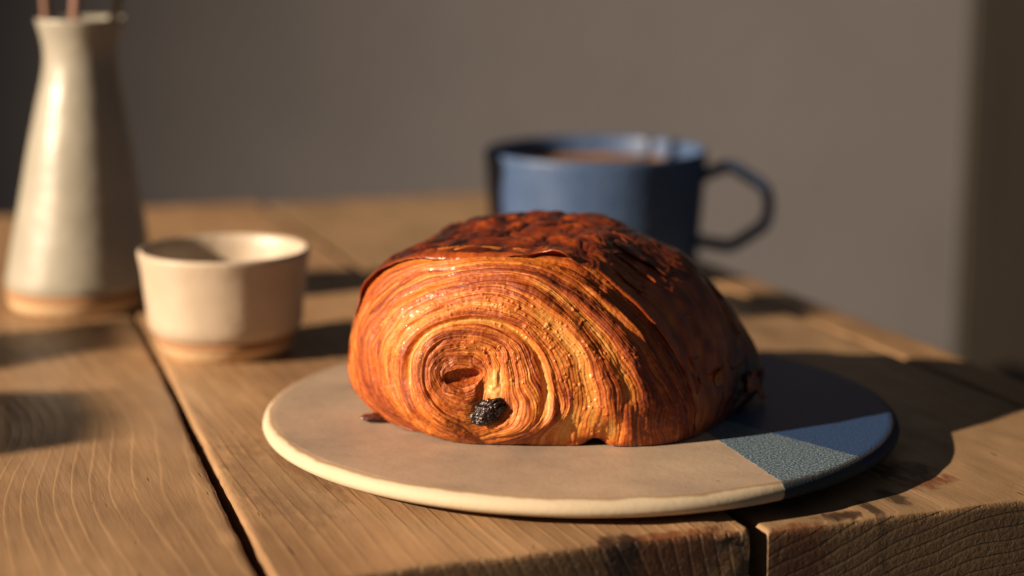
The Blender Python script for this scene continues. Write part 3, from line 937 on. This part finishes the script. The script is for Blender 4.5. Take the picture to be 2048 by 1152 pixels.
cb = 0.72 + 0.20 * top_w + 0.10 * noise(x_ * 60, y_ * 60, z_ * 60, 90) + 0.24 * (0.45 - croc) * top_w + 0.16 * noise(x_ * 240, y_ * 240, z_ * 240, 91) + (0.16 * (crease2 - 0.5) - 0.20 * gauss(crease, 0.22)) * (1 - top_w)
cb += 0.15 * sstep(Tc, 0.78, 0.95) * sstep(Sc, 8.6, 9.8) - (0.12 + 0.16 * (1 - top_w)) * np.exp(-dist_lip / 0.6)
burnt = ony(1490, 742, 0.002)
cb += 0.35 * np.exp(-(((x_ - burnt[0]) / 0.010) ** 2 + ((z_ - burnt[2]) / 0.006) ** 2 + ((y_ - burnt[1]) / 0.02) ** 2))
cb -= 0.14 * sstep(noise(x_ * 190, y_ * 190, z_ * 190, 92), 0.35, 0.7) * top_w
cb = np.clip(cb, 0.3, 1)
lipb = np.clip(0.64 + 0.10 * noise(tc * 40, 0.2, 0.1, 96), 0, 1)[None]
cb = np.concatenate([np.repeat(lipb, 11, 0), cb], 0)
me = mesh_np('crust', Pcd.reshape(-1, 3), grid_quads(CR + 11, CC))
set_attr(me, 'bake', np.repeat(cb.reshape(-1, 1), 3, 1))
m = NT('glazed_crust')
at = m.n('ShaderNodeAttribute', attribute_name='bake').outputs['Color']
bk = m.n('ShaderNodeSeparateColor'); m.put(bk.inputs[0], at)
v = m.coord()
fine = m.noise(v, 500.0, 4.0, 0.6)
val = m.math('ADD', bk.outputs[0], m.math('MULTIPLY', m.math('SUBTRACT', fine, 0.5), 0.20))
crust_mat = m.out(m.ramp(val, DOUGH), m.ramp(m.noise(v, 160.0, 4.0), [(0.3, 0.26), (0.7, 0.50)]), m.bump(m.noise(v, 900.0, 3.0), 0.00015),
                  Specular_IOR_Level=0.5, Coat_Weight=0.45, Coat_Roughness=0.18)
o = link('crust', me, crust_mat, pastry)
o['label'] = 'dark mahogany glazed crust over the top and right side'

# ---- loose flakes on the crust
def flake(sc, tcn, ds, dt, lift_a, lift_b, bakev, seed, lab=None, rows_n=16, cols_n=16):
    """a thin sheet lying on the surface round (sc, tcn); lift_a / lift_b in mm raise its two ends along t"""
    u = np.linspace(-1, 1, rows_n); w = np.linspace(-1, 1, cols_n)
    Uu, Ww = np.meshgrid(u, w, indexing='ij')
    wob = 1 + 0.35 * noise(Ww * 2.5, seed, 0.1, 100)
    ss = sc + ds * u; tt = np.clip(tcn + dt * w, 0, 1)
    Pb = base_surface(ss, tt)
    Nb = orient(base_surface(np.linspace(8, 10, 20), np.linspace(.3, .9, 20)), normals(base_surface(np.linspace(8, 10, 20), np.linspace(.3, .9, 20))))
    Nl = normals(Pb)
    ctr = np.array([-0.005, 0.02, 0.03])
    if ((Pb - ctr) * Nl).sum(-1).mean() < 0: Nl = -Nl
    # ragged outline: pull rim vertices towards the middle
    mid_p = Pb[rows_n // 2, cols_n // 2]
    rim = np.maximum(np.abs(Uu), np.abs(Ww))
    ang = np.arctan2(Uu, Ww)
    shrink = 1 - rim * (0.22 + 0.22 * noise(np.cos(ang) * 2.5, np.sin(ang) * 2.5, seed, 101)) * 0.9
    Pb = mid_p + (Pb - mid_p) * shrink[..., None]
    h = 0.35 + lift_a * np.clip(-Ww, 0, 1) ** 2 + lift_b * np.clip(Ww, 0, 1) ** 2 + 0.35 * noise(Uu * 2, Ww * 2, seed, 102)
    Pt = Pb + Nl * (h * 1e-3)[..., None]
    Pu = Pt - Nl * 0.00022
    n_ = rows_n * cols_n
    q = np.vstack([grid_quads(rows_n, cols_n), grid_quads(rows_n, cols_n, off=n_)[:, ::-1]])
    edge = [i for i in range(cols_n)] + [r * cols_n + cols_n - 1 for r in range(1, rows_n)] + \
           [(rows_n - 1) * cols_n + c for c in range(cols_n - 2, -1, -1)] + [r * cols_n for r in range(rows_n - 2, 0, -1)]
    e = np.array(edge); e2 = np.roll(e, -1)
    q = np.vstack([q, np.stack([e, e + n_, e2 + n_, e2], -1)])
    verts = np.vstack([Pt.reshape(-1, 3), Pu.reshape(-1, 3)])
    verts[:, 2] = np.maximum(verts[:, 2], PB)
    me = mesh_np('flake', verts, q)
    bb = bakev + 0.10 * noise(verts[:, 0] * 300, verts[:, 1] * 300, verts[:, 2] * 300, 103)
    set_attr(me, 'bake', np.repeat(np.clip(bb, 0, 1).reshape(-1, 1), 3, 1))
    o = link('flake', me, crust_mat, pastry)
    if lab: o['label'] = lab
    return o


flake(8.45, 0.775, 0.10, 0.016, 0.2, 0.9, 0.40, 1, 'golden flake standing out of the dark right flank')
flake(8.55, 0.885, 0.14, 0.014, 1.2, 0.4, 0.38, 2)
flake(9.95, 0.925, 0.30, 0.030, 1.0, 3.2, 0.80, 3, 'dark scorched flake sticking out at the right end')
flake(9.5, 0.915, 0.22, 0.022, 0.4, 1.8, 0.66, 4)
for k_, (fs, ft, fds, fdt, fb) in enumerate(((8.22, 0.74, 0.035, 0.070, 0.52), (9.0, 0.755, 0.040, 0.065, 0.60), (9.45, 0.80, 0.030, 0.050, 0.62), (8.75, 0.84, 0.035, 0.045, 0.55),
                                             (8.5, 0.70, 0.030, 0.040, 0.56), (9.7, 0.74, 0.035, 0.050, 0.66), (9.2, 0.69, 0.030, 0.045, 0.62))):
    flake(fs, ft, fds, fdt, 0.5, 0.7, fb, 20 + k_, None, 8, 30)
flake(8.35, 0.655, 0.22, 0.030, 0.4, 0.9, 0.76, 5)
flake(8.9, 0.70, 0.20, 0.040, 0.5, 1.0, 0.82, 6)
flake(8.7, 0.80, 0.20, 0.030, 0.2, 0.8, 0.78, 7)
flake(9.1, 0.85, 0.26, 0.035, 0.3, 1.0, 0.82, 8)
flake(8.2, 0.70, 0.12, 0.040, 0.3, 0.6, 0.62, 9)
flake(8.2, 0.86, 0.12, 0.030, 0.3, 0.6, 0.60, 10)

# ---- burnt crumb at the lower left, where the roll meets the plate
bc = onz(752, 842, PB)
xx = np.linspace(-1, 1, 14); th = np.linspace(0, 2 * math.pi, 12, endpoint=False)
V_ = []
for q in xx:
    r_ = math.sqrt(max(1 - q * q, 0)) + 0.03
    for a_ in th:
        k_ = 1 + 0.5 * float(noise(q * 3, math.cos(a_) * 2, math.sin(a_) * 2, 5))
        V_.append((bc[0] + 0.0045 * q - 0.0005, bc[1] + 0.0022 * r_ * k_ * math.cos(a_), PB + 0.0011 + 0.0011 * r_ * k_ * math.sin(a_)))
V_ = np.array(V_); V_[:, 2] = np.maximum(V_[:, 2], PB)
me = mesh_np('burnt_crumb', V_, grid_quads(14, 12, True))
set_attr(me, 'bake', np.full((len(V_), 3), 0.9))
link('burnt_crumb', me, crust_mat, pastry)['label'] = 'burnt crumb poking out at the lower left'

# ---- raisin
nu, nv = 90, 110
la = np.linspace(0, math.pi, nu)[:, None]; lo = np.linspace(0, 2 * math.pi, nv, endpoint=False)[None]
D = np.stack([np.cos(la) + 0 * lo, np.sin(la) * np.cos(lo), np.sin(la) * np.sin(lo)], -1)
wr = np.abs(noise(D[..., 0] * 2.6, D[..., 1] * 3.2, D[..., 2] * 3.2, 110)) ** 0.6 + 0.5 * np.abs(noise(D[..., 0] * 6, D[..., 1] * 7, D[..., 2] * 7, 111)) ** 0.7
rr = 0.80 + 0.30 * wr
Rz = D * rr[..., None] * np.array([0.0055, 0.0033, 0.0033])
an_ = R(33)
Rz = np.stack([Rz[..., 0] * math.cos(an_) - Rz[..., 2] * math.sin(an_), Rz[..., 1], Rz[..., 0] * math.sin(an_) + Rz[..., 2] * math.cos(an_)], -1) + rz
me = mesh_np('raisin', Rz.reshape(-1, 3), grid_quads(nu, nv, True))
m = NT('raisin_skin')
v = m.coord()
raisin_mat = m.out(m.ramp(m.noise(v, 500.0, 4.0), [(0.35, (0.007, 0.004, 0.005)), (0.7, (0.034, 0.013, 0.012))]),
                   m.ramp(m.noise(v, 700.0, 3.0), [(0.35, 0.18), (0.65, 0.45)]), m.bump(m.noise(v, 900.0, 4.0), 0.0003), Specular_IOR_Level=0.5)
link('raisin', me, raisin_mat, pastry)['label'] = 'shiny wrinkled black raisin in the lower turn of the spiral'
